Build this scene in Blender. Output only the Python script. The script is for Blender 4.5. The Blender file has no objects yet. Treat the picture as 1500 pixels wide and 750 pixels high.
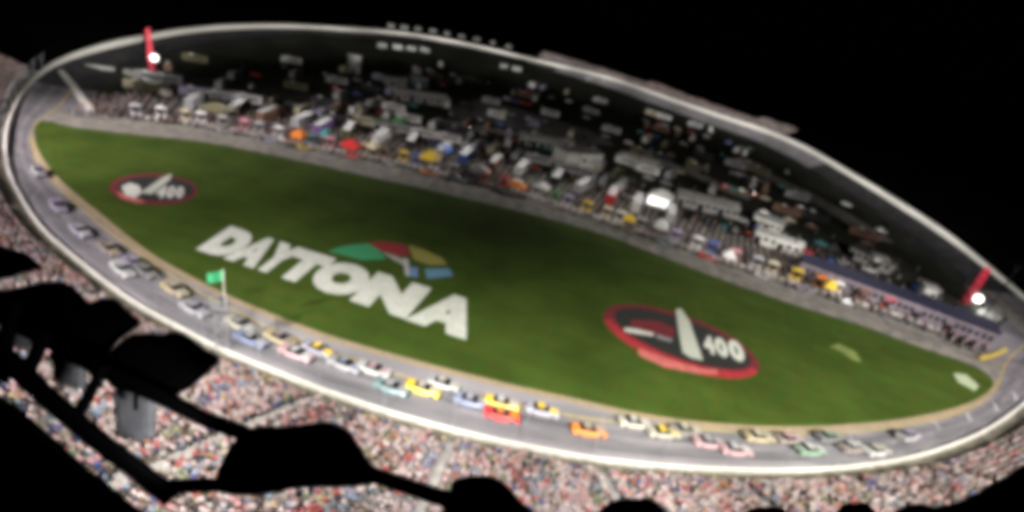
import bpy, bmesh, math, random
import numpy as np
from mathutils import Vector, Matrix
random.seed(7); rng = np.random.default_rng(7)
S = bpy.context.scene
C = S.collection
PI = math.pi

# ------------------------------------------------------------------ camera
H = 50.0                                   # height of the camera above the infield, metres
FOC = 750.0                                # focal length in pixels of a 1500 px wide frame
PHI = math.atan(.22); PITCH = math.atan(370 * math.cos(PHI) / FOC)
fv = Vector((0, math.cos(PITCH), -math.sin(PITCH))); r0 = Vector((1, 0, 0)); u0 = Vector((0, math.sin(PITCH), math.cos(PITCH)))
RV = math.cos(PHI) * r0 + math.sin(PHI) * u0
UV = -math.sin(PHI) * r0 + math.cos(PHI) * u0
EYE = Vector((0, 0, H))
cam = bpy.data.cameras.new('camera'); co = bpy.data.objects.new('camera', cam); C.objects.link(co)
cam.sensor_width = 36; cam.lens = 18; cam.clip_start = .1; cam.clip_end = 9000
M3 = Matrix((RV, UV, -fv)).transposed()
co.matrix_world = Matrix.Translation(EYE) @ M3.to_4x4()
S.camera = co

# ------------------------------------------------------------------ sky, exposure
W = bpy.data.worlds.new('World'); S.world = W; W.use_nodes = True
bg = W.node_tree.nodes['Background']; bg.inputs[0].default_value = (.25, .3, .45, 1); bg.inputs[1].default_value = .0006
S.view_settings.view_transform = 'Standard'; S.view_settings.look = 'None'
S.view_settings.exposure = 0; S.view_settings.gamma = 1
S.cycles.pixel_filter_type = 'BLACKMAN_HARRIS'; S.cycles.filter_width = 6.5   # soft lens, as in the photograph
S.cycles.use_light_tree = True; S.cycles.max_bounces = 4; S.cycles.sample_clamp_indirect = 3; S.cycles.sample_clamp_direct = 20

def P(x, y, z=0.0):
    """photograph pixel -> point at height z"""
    d = fv * FOC + RV * (x - 750) - UV * (y - 375); t = (z - H) / d.z
    return EYE + d * t
def Q(x, y, dep):
    return EYE + (fv * FOC + RV * (x - 750) - UV * (y - 375)) * (dep / FOC)

# ------------------------------------------------------------------ floodlights of the speedway and added spots
def spot(loc, aim, power, cone, color=(1, .95, .87), size=.4, blend=.8):
    l = bpy.data.lights.new('spot_lamp', 'SPOT'); l.energy = power; l.color = color
    l.spot_size = math.radians(cone); l.spot_blend = blend; l.shadow_soft_size = size
    o = bpy.data.objects.new('spot_lamp', l); C.objects.link(o); o.location = loc
    o.rotation_euler = (Vector(aim) - Vector(loc)).to_track_quat('-Z', 'Y').to_euler()
    return o
K = 1000.0
# along the grandstand roof (the row of fixtures the camera looks over)
ROOF = [((-150, 64, 42), (-116, 110, 0), 760, 62, (1, .90, .90)), ((-112, 26, 46), (-94, 86, 0), 260, 70, (1, .91, .93)), ((-82, 12, 48), (-70, 66, 0), 300, 60, (1, .93, .93)),
        ((-50, 5, 48), (-44, 52, 0), 460, 50, (1, .95, .92)), ((-22, 3.4, 50), (-18, 50, 0), 500, 50, (1, .96, .90)), ((8, 3, 50), (8, 51, 0), 500, 50, (1, .96, .90)), ((38, 4, 49), (34, 54, 0), 500, 52, (1, .96, .88)),
        ((66, 12, 48), (60, 64, 0), 470, 62, (1, .96, .88)), ((96, 26, 47), (84, 80, 0), 360, 66, (1, .94, .90)), ((128, 50, 45), (108, 98, 0), 260, 75, (1, .91, .90))]
for a, b, p, c, cl in ROOF: spot(a, b, p * K, c, cl, size=1.0, blend=1.0)
# added long throws from roof height, brightening the dim infield
for a, b, p, c in [((-62, 2, 50), (-120, 240, 0), 200, 26), ((-30, 3, 50), (-60, 270, 0), 260, 25), ((8, 3, 51), (20, 270, 0), 360, 25), ((40, 5, 50), (75, 260, 0), 360, 25), ((64, 10, 50), (115, 220, 0), 280, 25)]:
    spot(a, b, p * K, c, size=1.0, blend=.5)

# added spots, all from one point beside the camera, brightening the far wall
for (x, y, w) in [(60, 108, 1), (105, 82, 1), (155, 68, 1.1), (215, 55, 1.2), (290, 43, 1.2), (370, 38, 1.2), (450, 39, 1.2), (530, 44, 1.2), (610, 51, 1.2), (690, 66, 1.2), (770, 85, 1.2), (850, 102, 1.2), (930, 122, 1.2), (1000, 145, 1.2), (1065, 168, 1.2), (1120, 186, 1.1),
                  (1175, 214, 1.2), (1230, 247, 1.3), (1290, 282, 1.3), (1350, 320, 1.3), (1410, 362, 1.2), (1465, 408, 1.1)]:
    a = P(x, y, 3); d = (a - EYE).length
    spot((3, 4, 51), (a.x, a.y, 4 + d * .05), (.019 if 850 < x < 1200 else .027) * d * d * w * K, 13.5, (1, .97, .92), size=.8, blend=.75)

# ------------------------------------------------------------------ materials
MATS = {}
def mat(name, col, rough=.7, metal=0, noise=0.0, scale=3.0, col2=None, spec=.3, emit=0, attr=None, bump=0):
    if name in MATS: return MATS[name]
    m = bpy.data.materials.new(name); m.use_nodes = True; nt = m.node_tree; b = nt.nodes['Principled BSDF']
    b.inputs['Base Color'].default_value = (*col, 1); b.inputs['Roughness'].default_value = rough
    b.inputs['Metallic'].default_value = metal; b.inputs['Specular IOR Level'].default_value = spec
    if emit:
        b.inputs['Emission Color'].default_value = (*col, 1); b.inputs['Emission Strength'].default_value = emit
    if attr:
        a = nt.nodes.new('ShaderNodeAttribute'); a.attribute_name = attr; nt.links.new(a.outputs['Color'], b.inputs['Base Color'])
    elif noise or col2:
        g = nt.nodes.new('ShaderNodeNewGeometry'); n = nt.nodes.new('ShaderNodeTexNoise'); n.inputs['Scale'].default_value = scale
        n.inputs['Detail'].default_value = 6; n.inputs['Roughness'].default_value = .65
        nt.links.new(g.outputs['Position'], n.inputs['Vector'])
        r = nt.nodes.new('ShaderNodeValToRGB'); r.color_ramp.elements[0].position = .35; r.color_ramp.elements[1].position = .65
        c2 = col2 or tuple(min(1, c * (1 + noise)) for c in col); c1 = col if col2 else tuple(c * (1 - noise) for c in col)
        r.color_ramp.elements[0].color = (*c1, 1); r.color_ramp.elements[1].color = (*c2, 1)
        nt.links.new(n.outputs['Fac'], r.inputs[0]); nt.links.new(r.outputs[0], b.inputs['Base Color'])
        if bump:
            bp = nt.nodes.new('ShaderNodeBump'); bp.inputs['Strength'].default_value = bump; bp.inputs['Distance'].default_value = .1
            nt.links.new(n.outputs['Fac'], bp.inputs['Height']); nt.links.new(bp.outputs[0], b.inputs['Normal'])
    MATS[name] = m; return m
def two_noise(name, c1, c2, c3, s1, s2, stretch=None):
    """large patches mixed with fine grain"""
    m = mat(name, c1, rough=1, col2=c2, scale=s1, spec=.03); nt = m.node_tree; b = nt.nodes['Principled BSDF']
    g = nt.nodes['Geometry'] if 'Geometry' in nt.nodes else [n for n in nt.nodes if n.type == 'NEW_GEOMETRY'][0]
    src = b.inputs['Base Color'].links[0].from_socket
    n = nt.nodes.new('ShaderNodeTexNoise'); n.inputs['Scale'].default_value = s2; n.inputs['Detail'].default_value = 4
    if stretch:
        mp = nt.nodes.new('ShaderNodeMapping'); mp.inputs['Scale'].default_value = stretch; mp.inputs['Rotation'].default_value = (0, 0, .1)
        nt.links.new(g.outputs['Position'], mp.inputs['Vector']); nt.links.new(mp.outputs[0], n.inputs['Vector'])
    else: nt.links.new(g.outputs['Position'], n.inputs['Vector'])
    r = nt.nodes.new('ShaderNodeValToRGB'); r.color_ramp.elements[0].position = .45; r.color_ramp.elements[1].position = .62
    nt.links.new(n.outputs['Fac'], r.inputs[0])
    mx = nt.nodes.new('ShaderNodeMixRGB'); nt.links.new(r.outputs[0], mx.inputs[0]); nt.links.new(src, mx.inputs[1]); mx.inputs[2].default_value = (*c3, 1)
    nt.links.new(mx.outputs[0], b.inputs['Base Color'])
    return m
GRASS = two_noise('grass', (.034, .055, .009), (.052, .072, .012), (.034, .066, .011), .035, .5)
ASPH = two_noise('asphalt', (.20, .19, .205), (.26, .245, .262), (.165, .162, .172), .12, .35, (.12, 1, 1))
def mow():
    nt = GRASS.node_tree; b = nt.nodes['Principled BSDF']; src = b.inputs['Base Color'].links[0].from_socket
    g = [q for q in nt.nodes if q.type == 'NEW_GEOMETRY'][0]
    mp = nt.nodes.new('ShaderNodeMapping'); mp.inputs['Rotation'].default_value = (0, 0, .15); nt.links.new(g.outputs['Position'], mp.inputs[0])
    w = nt.nodes.new('ShaderNodeTexWave'); w.bands_direction = 'Y'; w.inputs['Scale'].default_value = .07; w.inputs['Distortion'].default_value = 1.2; w.inputs['Detail'].default_value = 2; nt.links.new(mp.outputs[0], w.inputs[0])
    n_ = nt.nodes.new('ShaderNodeTexNoise'); n_.inputs['Scale'].default_value = .09; n_.inputs['Detail'].default_value = 8; nt.links.new(g.outputs['Position'], n_.inputs['Vector'])
    m1 = nt.nodes.new('ShaderNodeMapRange'); m1.inputs[3].default_value = .97; m1.inputs[4].default_value = 1.03; nt.links.new(w.outputs['Fac'], m1.inputs[0])
    m2 = nt.nodes.new('ShaderNodeMapRange'); m2.inputs[1].default_value = .3; m2.inputs[2].default_value = .7; m2.inputs[3].default_value = .78; m2.inputs[4].default_value = 1.22; nt.links.new(n_.outputs['Fac'], m2.inputs[0])
    mu = nt.nodes.new('ShaderNodeMath'); mu.operation = 'MULTIPLY'; nt.links.new(m1.outputs[0], mu.inputs[0]); nt.links.new(m2.outputs[0], mu.inputs[1])
    v = nt.nodes.new('ShaderNodeVectorMath'); v.operation = 'SCALE'; nt.links.new(src, v.inputs[0]); nt.links.new(mu.outputs[0], v.inputs['Scale']); nt.links.new(v.outputs[0], b.inputs['Base Color'])
mow()
PITA = two_noise('pit_asphalt', (.19, .178, .155), (.27, .25, .22), (.14, .135, .125), .16, .4)
INF = two_noise('infield_dirt', (.022, .028, .018), (.06, .062, .05), (.035, .035, .032), .03, .25)
GND = mat('dark_ground', (.002, .0025, .002), 1, spec=0, noise=.4, scale=.03)
LOT = two_noise('lot_asphalt', (.2, .2, .2), (.30, .30, .29), (.10, .10, .10), .05, .4)
TAN = two_noise('tan_apron', (.27, .21, .12), (.31, .23, .15), (.22, .19, .14), .2, 1.2)
YEL = mat('yellow_line', (.55, .42, .08), noise=.2, scale=2)
WHITE = mat('white_wall_paint', (.60, .58, .54), .6, noise=.12, scale=.8)
PAINT = two_noise('white_turf_paint', (.50, .51, .47), (.64, .64, .62), (.40, .43, .34), .4, 2.5)
CONC = mat('concrete', (.24, .235, .22), .9, noise=.2, scale=.7)
STEP = mat('stand_aluminium', (.19, .175, .17), .6, noise=.2, scale=1)
AISLE = mat('aisle_concrete', (.2, .19, .18), .8, noise=.15, scale=1)
STEEL = mat('galvanised_steel', (.35, .36, .37), .45, .6, noise=.15)
BLACK = mat('black_coated_steel', (.0012, .0012, .0014), .8, 0, noise=.2, scale=6, spec=.05)
GLASS = mat('dark_glass', (.015, .017, .02), .12, spec=.6)
TYRE = mat('tyre_rubber', (.012, .012, .012), .8)
REDP = mat('red_mast_paint', (.36, .02, .04), .5, noise=.1)
PEOPLE = mat('clothing', (.5, .5, .5), .8, attr='Col')

# ------------------------------------------------------------------ helpers
class MB:
    def __init__(s): s.v = []; s.f = []; s.mi = []
    def add(s, vs, fs, m=0):
        n = len(s.v); s.v += [tuple(v) for v in vs]; s.f += [tuple(i + n for i in f) for f in fs]; s.mi += [m] * len(fs); return s
    def box(s, c, d, rz=0, taper=1.0, m=0):
        x, y, z = (k / 2 for k in d); vs = []
        for zz, t in ((-z, 1), (z, taper)):
            for xx, yy in ((-x, -y), (x, -y), (x, y), (-x, y)):
                a, b = xx * t, yy * t
                vs.append((c[0] + a * math.cos(rz) - b * math.sin(rz), c[1] + a * math.sin(rz) + b * math.cos(rz), c[2] + zz))
        return s.add(vs, [(3, 2, 1, 0), (4, 5, 6, 7), (0, 1, 5, 4), (1, 2, 6, 5), (2, 3, 7, 6), (3, 0, 4, 7)], m)
    def tube(s, a, b, r, n=8, r2=None, m=0):
        a = Vector(a); b = Vector(b); d = (b - a).normalized(); u = d.orthogonal().normalized(); w = d.cross(u); r2 = r if r2 is None else r2
        vs = [a + (u * math.cos(2 * PI * k / n) + w * math.sin(2 * PI * k / n)) * r for k in range(n)] + \
             [b + (u * math.cos(2 * PI * k / n) + w * math.sin(2 * PI * k / n)) * r2 for k in range(n)]
        return s.add(vs, [(k, (k + 1) % n, n + (k + 1) % n, n + k) for k in range(n)] + [tuple(range(n))[::-1], tuple(range(n, 2 * n))], m)
    def rings(s, rings, closed=True, cap=True, m=0):
        n = len(rings[0]); vs = [v for r in rings for v in r]; fs = []
        for i in range(len(rings) - 1):
            for k in range(n if closed else n - 1):
                fs.append((i * n + k, i * n + (k + 1) % n, (i + 1) * n + (k + 1) % n, (i + 1) * n + k))
        if cap: fs += [tuple(range(n))[::-1], tuple(range((len(rings) - 1) * n, len(rings) * n))]
        return s.add(vs, fs, m)
    def mesh(s, name, mats):
        me = bpy.data.meshes.new(name); me.from_pydata(s.v, [], s.f)
        for q in (mats if isinstance(mats, (list, tuple)) else [mats]): me.materials.append(q)
        if any(s.mi): me.polygons.foreach_set('material_index', s.mi)
        me.update(); return me
    def build(s, name, mats, parent=None, smooth=False, **kw):
        me = s.mesh(name, mats)
        if smooth: me.shade_smooth()
        return link(name, me, parent, **kw)
def link(name, me, parent=None, label=None, cat=None, group=None, kind=None, loc=None, rz=None):
    o = bpy.data.objects.new(name, me); C.objects.link(o)
    if parent: o.parent = parent
    return tag(o, label, cat, group, kind, loc, rz)
def tag(o, label=None, cat=None, group=None, kind=None, loc=None, rz=None):
    if label: o['label'] = label
    if cat: o['category'] = cat
    if group: o['group'] = group
    if kind: o['kind'] = kind
    if loc is not None: o.location = loc
    if rz is not None: o.rotation_euler = (0, 0, rz)
    return o
def empty(name, label, cat, loc=(0, 0, 0), rz=0, group=None):
    o = bpy.data.objects.new(name, None); C.objects.link(o); o.empty_display_size = .1
    return tag(o, label, cat, group, None, loc, rz)
def copy_tree(src, parent=None):
    c = src.copy(); C.objects.link(c)
    if parent: c.parent = parent
    for ch in list(src.children): copy_tree(ch, c)
    return c
def cr(pts, step, closed=False):
    """smooth curve through points, resampled at an even step"""
    n = len(pts); out = []
    rngi = range(n) if closed else range(n - 1)
    for i in rngi:
        p = [pts[(i + k) % n] if closed else pts[min(max(i + k, 0), n - 1)] for k in (-1, 0, 1, 2)]
        for j in range(24):
            t = j / 24
            out.append(.5 * (2 * p[1] + (p[2] - p[0]) * t + (2 * p[0] - 5 * p[1] + 4 * p[2] - p[3]) * t * t + (3 * p[1] - p[0] - 3 * p[2] + p[3]) * t ** 3))
    if not closed: out.append(pts[-1].copy())
    else: out.append(out[0].copy())
    L = [0]
    for i in range(1, len(out)): L.append(L[-1] + (out[i] - out[i - 1]).length)
    m = max(2, round(L[-1] / step)); res = []; k = 0
    for i in range(m if closed else m + 1):
        s = L[-1] * i / m
        while k < len(L) - 2 and L[k + 1] < s: k += 1
        t = (s - L[k]) / max(1e-9, L[k + 1] - L[k]); res.append(out[k].lerp(out[k + 1], min(1, t)))
    return res
def normals(pts, closed=False):
    n = len(pts); N = []
    for i in range(n):
        a = pts[(i - 1) % n] if closed or i > 0 else pts[i]; b = pts[(i + 1) % n] if closed or i < n - 1 else pts[i]
        t = (b - a); t.z = 0; t.normalize(); N.append(Vector((-t.y, t.x, 0)))
    return N
def ribbon(mb, pts, a, b, za, zb, closed=False, m=0):
    """strip between the offsets a and b to the left of a line (a, b, za, zb may be lists)"""
    N = normals(pts, closed); g = lambda q, i: q[i] if isinstance(q, (list, tuple)) else q
    r = [[(p.x + n_.x * g(o, i), p.y + n_.y * g(o, i), g(z, i)) for i, (p, n_) in enumerate(zip(pts, N))] for o, z in ((a, za), (b, zb))]
    n = len(pts); vs = r[0] + r[1]
    mb.add(vs, [(i, (i + 1) % n, n + (i + 1) % n, n + i) for i in range(n if closed else n - 1)], m)
def sheet(name, pxs, z, m, step=None, closed_curve=True, parent=None, **kw):
    pts = [P(x, y, z) for x, y in pxs]
    if closed_curve: pts = cr(pts, step or 4, True)
    bm = bmesh.new(); vs = [bm.verts.new((p.x, p.y, z)) for p in pts]; f = bm.faces.new(vs)
    if f.normal.z < 0: f.normal_flip()
    bmesh.ops.triangulate(bm, faces=[f]); bm.normal_update()
    for f in bm.faces:
        if f.normal.z < 0: f.normal_flip()
    me = bpy.data.meshes.new(name); bm.to_mesh(me); bm.free(); me.materials.append(m)
    return link(name, me, parent, **kw)

# ------------------------------------------------------------------ ground, track, grass, pit road
mb = MB(); mb.add([(-6000, -6000, -.1), (6000, -6000, -.1), (6000, 6000, -.1), (-6000, 6000, -.1)], [(0, 1, 2, 3)])
mb.build('ground', GND, kind='structure')

near_px = [(8, 212), (12, 250), (30, 290), (60, 335), (100, 372), (150, 412), (200, 448), (260, 481), (320, 513), (400, 546), (480, 577), (560, 604), (650, 630), (750, 653),
           (850, 672), (950, 684), (1050, 690), (1150, 692), (1250, 686), (1340, 671), (1420, 644), (1470, 616), (1500, 592), (1560, 545), (1588, 505), (1578, 480)]
far_px = [(1545, 470), (1500, 436), (1440, 386), (1380, 339), (1300, 288), (1230, 247), (1180, 219), (1120, 193), (1050, 170), (980, 146), (900, 118), (800, 92), (700, 68), (600, 50),
          (500, 42), (420, 38), (340, 39), (270, 45), (200, 57), (140, 71), (92, 88), (60, 108), (33, 138), (15, 175)]
sm = lambda t: (lambda q: q * q * (3 - 2 * q))(min(1, max(0, t)))
bank = lambda p: 1.2 + 1.3 * sm((p.y - 120) / 100) + 3.0 * sm((p.y - 190) / 170) * sm((p.x + 40) / 110)
def far_point(x, y):
    p = P(x, y, 3)
    for _ in range(6): p = P(x, y, bank(p) + 1.4 * sm((p.y - 120) / 100) - 1.0 * sm((p.y - 190) / 170) * sm((p.x + 40) / 110))
    return p
OUT = cr([P(x, y, 1.2) for x, y in near_px] + [far_point(x, y) for x, y in far_px], 3.0, True)
NO = normals(OUT, True)
# bank height: gentle by the camera, steep at the back
BH = [bank(p) for p in OUT]
if sum(a.x * b.y - b.x * a.y for a, b in zip(OUT, OUT[1:] + OUT[:1])) < 0: NO = [-n for n in NO]; FL = -1
else: FL = 1       # NO points to the inside of the loop
NI = [n.copy() for n in NO]
INW = FL
mb = MB()
def loop_strip(mb, a, b, za, zb, m=0):
    n = len(OUT); g = lambda q, i: q[i] if isinstance(q, list) else q
    vs = [(p.x + k.x * g(a, i), p.y + k.y * g(a, i), g(za, i)) for i, (p, k) in enumerate(zip(OUT, NI))] + \
         [(p.x + k.x * g(b, i), p.y + k.y * g(b, i), g(zb, i)) for i, (p, k) in enumerate(zip(OUT, NI))]
    mb.add(vs, [(i, (i + 1) % n, n + (i + 1) % n, n + i) for i in range(n)], m)
GE = []
for x, y in [(58, 176), (50, 200), (60, 228), (90, 265), (150, 315), (220, 370), (300, 415), (380, 452), (480, 490), (600, 525), (720, 556), (840, 583), (960, 609), (1080, 622), (1200, 624), (1320, 614), (1400, 597), (1443, 578), (1457, 556)]: GE.append(P(x, y))
GE = cr(GE, 3)
BWI = []
for p in OUT:
    q = min(math.hypot(p.x - g.x, p.y - g.y) for g in GE); BWI.append(min(9.0, max(4.0, q - 1.3)) if q < 40 else 9.0)
for _ in range(12): BWI = [(BWI[i - 1] + BWI[i] + BWI[(i + 1) % len(BWI)]) / 3 for i in range(len(BWI))]
BW = 9.0
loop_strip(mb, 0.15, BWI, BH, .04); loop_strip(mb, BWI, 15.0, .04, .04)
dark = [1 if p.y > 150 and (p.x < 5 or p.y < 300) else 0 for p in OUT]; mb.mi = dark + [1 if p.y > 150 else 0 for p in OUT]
mb.build('race_track', [ASPH, two_noise('unlit_toned_asphalt', (.035, .034, .036), (.06, .058, .06), (.028, .028, .03), .08, .4)], kind='structure')  # back of the track darkened in its colour, standing in for lack of light
mb = MB(); 
tr = lambda f0, f1, dz: ([b * f0 for b in BWI], [b * f1 for b in BWI], [h * (1 - f0) + .04 + dz for h in BH], [h * (1 - f1) + .04 + dz for h in BH])
loop_strip(mb, *tr(.945, .975, .02)); mb.f = [f_ for f_, p in zip(mb.f, OUT) if p.y < 150]; mb.mi = [0] * len(mb.f)
mb.build('yellow_track_line', YEL, kind='structure')
mb = MB(); loop_strip(mb, *tr(.22, .46, .012)); loop_strip(mb, *tr(.6, .78, .012)); mb.f = [f_ for f_, dk in zip(mb.f, [p.y > 150 for p in OUT] * 2) if not dk]; mb.mi = [0] * len(mb.f); mb.build('tyre_groove', two_noise('rubbered_asphalt', (.145, .14, .15), (.20, .19, .205), (.12, .118, .125), .1, .4, (.1, 1, 1)), kind='structure')

wl = MB(); n = len(OUT); prof = ((-.18, 0), (-.18, 1), (.18, 1), (.18, 0))
ring = [[(p.x + k.x * o, p.y + k.y * o, (h + (.62 + 1.75 * sm((p.y - 120) / 100)) if dz else h - .3)) for p, k, h in zip(OUT, NI, BH)] for o, dz in prof]
vs = [v for r in ring for v in r]
for j in range(3): wl.f += [(j * n + i, j * n + (i + 1) % n, (j + 1) * n + (i + 1) % n, (j + 1) * n + i) for i in range(n)]
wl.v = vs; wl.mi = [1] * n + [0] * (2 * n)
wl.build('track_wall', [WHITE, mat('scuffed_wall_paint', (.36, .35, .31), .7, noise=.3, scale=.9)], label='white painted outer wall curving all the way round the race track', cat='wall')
# earth bank behind the wall
eb = MB(); loop_strip(eb, -.3, -7, [h - .05 for h in BH], 0.0); eb.build('earth_bank', MATS.get('dark_ground'), kind='structure')

ipoly = [(p.x + k.x * 14.9, p.y + k.y * 14.9) for p, k in zip(OUT, NI)]
bm = bmesh.new(); f = bm.faces.new([bm.verts.new((x, y, .0)) for x, y in ipoly[::2]]); bmesh.ops.triangulate(bm, faces=[f])
me = bpy.data.meshes.new('infield_ground'); bm.to_mesh(me); bm.free(); me.materials.append(INF); link('infield_ground', me, kind='structure')

grass_top = [(58, 176), (110, 186), (200, 197), (300, 208), (400, 227), (520, 254), (640, 281), (760, 309), (880, 342), (960, 372), (1060, 410), (1160, 445), (1260, 476), (1350, 509), (1420, 533)]
grass_bot = [(1455, 556), (1443, 578), (1400, 597), (1320, 614), (1200, 624), (1080, 622), (960, 609), (840, 583), (720, 556), (600, 525), (480, 490), (380, 452), (300, 415), (220, 370), (150, 315), (90, 265), (60, 228), (50, 200)]
sheet('grass_infield', grass_top + grass_bot, .06, GRASS, 3, kind='structure')
ed = cr([P(x, y, .05) for x, y in grass_bot], 3)
mb = MB(); ribbon(mb, ed, -.2, 1.2, .052, .052)
if (Vector(mb.v[len(ed)]) - Vector((20, 95, 0))).length < (ed[0] - Vector((20, 95, 0))).length: mb = MB(); ribbon(mb, ed, .2, -1.2, .052, .052)
mb.build('tan_apron_edge', TAN, kind='structure')

pit_px = [(70, 158), (110, 164), (160, 170), (250, 178), (330, 190), (400, 204), (450, 215), (560, 235), (640, 254), (760, 284), (850, 312), (960, 348), (1060, 383), (1160, 416), (1260, 447), (1350, 477), (1440, 518), (1475, 535)]
sheet('pit_road', pit_px + [(1480, 560), (1440, 560), (1300, 520), (1000, 420), (600, 300), (300, 230), (70, 200)], .05, PITA, 3, False, kind='structure')
PIT = cr([P(x, y) for x, y in pit_px[1:-1]], 2.0)      # left end to right end
PN = normals(PIT)
if PN[len(PN) // 2].y < 0: PN = [-k for k in PN]       # away from the grass

def at_pit(s, off, z=0.0):
    i = max(0, min(len(PIT) - 1, int(round(s * (len(PIT) - 1))))); p = PIT[i] + PN[i] * off
    return Vector((p.x, p.y, z)), math.atan2(PN[i].y, PN[i].x) - PI / 2

# service roads and parking lots in the dark infield
def road(name, pxs, w, m, z=.03, **kw):
    c = cr([P(x, y) for x, y in pxs], 4); mb = MB(); ribbon(mb, c, -w / 2, w / 2, z, z); return mb.build(name, m, **kw)
ROADM = two_noise('pale_road', (.34, .34, .31), (.46, .46, .42), (.22, .22, .2), .08, .4)
road('infield_road', [(920, 225), (960, 235), (1010, 252), (1060, 275), (1100, 290)], 9, ROADM, .03, kind='structure')
road('infield_road', [(1070, 232), (1120, 255), (1190, 290), (1250, 325), (1290, 352)], 11, ROADM, .035, kind='structure')
road('infield_road', [(640, 178), (720, 190), (800, 206), (880, 222)], 10, ROADM, .04, kind='structure')
road('infield_road', [(1440, 470), (1465, 452), (1490, 470), (1530, 510)], 5, ROADM, .045, kind='structure')
sheet('parking_lot', [(655, 150), (700, 146), (760, 160), (860, 190), (900, 212), (850, 212), (760, 190), (660, 172)], .02, LOT, 4, False, kind='structure')
sheet('parking_lot', [(620, 108), (690, 112), (720, 124), (640, 122)], .022, LOT, 4, False, kind='structure')
sheet('garage_apron', [(700, 262), (900, 300), (1100, 365), (1160, 385), (1130, 320), (1000, 265), (840, 235), (690, 225)], .025, INF, 4, False, kind='structure')

# white pit-exit walls at the left end
def low_wall(pxs, h, w, label, m=WHITE):
    c = cr([P(x, y) for x, y in pxs], 3); mb = MB(); N = normals(c)
    mb.rings([[(p.x + k.x * o, p.y + k.y * o, z) for o, z in ((-w, 0), (-w, h), (w, h), (w, 0))] for p, k in zip(c, N)])
    return mb.build('barrier_wall', m, label=label, cat='wall')
low_wall([(90, 110), (105, 128), (120, 148), (135, 168)], 1.6, .7, 'pale barrier wall running down to the left end of pit road', WHITE)
low_wall([(185, 108), (210, 120), (235, 134), (248, 142)], 1.6, .9, 'pale barrier wall standing alone in the dark infield below the left red mast', WHITE)
low_wall([(125, 99), (145, 101), (168, 104)], 1.2, .6, 'dim short barrier wall inside the left turn', CONC)
mb = MB()
for k in range(0, len(PIT) - 8, 2):
    p = PIT[k]; q = PN[k]; t = Vector((q.y, -q.x, 0)) * .09
    if k % 4 == 0: mb.add([(p.x - q.x * a + t.x * b_, p.y - q.y * a + t.y * b_, .062) for a, b_ in ((.3, -1), (.3, 1), (4.2, 1), (4.2, -1))], [(0, 1, 2, 3)])
mb.build('pit_stall_marks', PAINT, kind='structure')
mb = MB(); ribbon(mb, PIT[4:-4], -4.6 * (1 if PN[9].dot(normals(PIT)[9]) > 0 else -1), -4.35 * (1 if PN[9].dot(normals(PIT)[9]) > 0 else -1), .063, .063); mb.build('pit_lane_line', PAINT, kind='structure')
low_wall([(1434, 527), (1456, 521), (1472, 514)], .7, .35, 'yellow barrier wall at the right end of pit road', YEL)
pw = MB(); pp = PIT[8:-4]; N = PN[8:-4]
pw.rings([[(p.x + k.x * o, p.y + k.y * o, z) for o, z in ((.1, 0), (.1, .9), (.5, .9), (.5, 0))] for p, k in zip(pp, N)])
pw.build('pit_wall', WHITE, label='low concrete pit wall between pit road and the crowded pit stalls', cat='wall')

# ------------------------------------------------------------------ paint on the grass
def homog(src, dst):
    A = []; B = []
    for (u, v), (x, y) in zip(src, dst):
        A += [[u, v, 1, 0, 0, 0, -u * x, -v * x], [0, 0, 0, u, v, 1, -u * y, -v * y]]; B += [x, y]
    h = np.linalg.solve(np.array(A, float), np.array(B, float)); return h
def glyph(ch, u0_, u1_, quad, z, parent, m, bold=.05, name='letter', v0=0, v1=1):
    cu = bpy.data.curves.new('glyph', 'FONT'); cu.body = ch; cu.offset = bold; cu.resolution_u = 4
    o = bpy.data.objects.new('glyph', cu); C.objects.link(o); dg = bpy.context.evaluated_depsgraph_get()
    me = bpy.data.meshes.new_from_object(o.evaluated_get(dg)); bpy.data.objects.remove(o); bpy.data.curves.remove(cu)
    xs = [v.co.x for v in me.vertices]; ys = [v.co.y for v in me.vertices]; x0, x1, y0, y1 = min(xs), max(xs), min(ys), max(ys)
    h = homog([(0, 0), (0, 1), (1, 1), (1, 0)], [(p.x, p.y) for p in (P(*q, z) for q in quad)])
    for v in me.vertices:
        u = u0_ + (v.co.x - x0) / (x1 - x0) * (u1_ - u0_); w = v0 + (v.co.y - y0) / (y1 - y0) * (v1 - v0)
        d = h[6] * u + h[7] * w + 1; v.co = ((h[0] * u + h[1] * w + h[2]) / d, (h[3] * u + h[4] * w + h[5]) / d, z)
    me.materials.clear(); me.materials.append(m); me.update(); me.name = name
    return link(name, me, parent)
word = empty('painted_word', 'huge white word DAYTONA painted across the infield grass', 'painted word')
TQ = [(287, 365), (338, 331), (718, 449), (684, 497)]
cells = [('D', 0, .135, 0, 1), ('A', .115, .24, 0, 1), ('Y', .215, .335, 0, 1), ('T', .31, .445, 0, 1), ('O', .43, .61, 0, 1), ('N', .605, .80, 0, 1), ('A', .80, 1.0, -.02, 1.02)]
for i, (c_, a, b, v0, v1) in enumerate(cells): glyph(c_, a, b, TQ, .07 + i * .004, word, PAINT, .10, 'letter', v0, v1)

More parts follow.
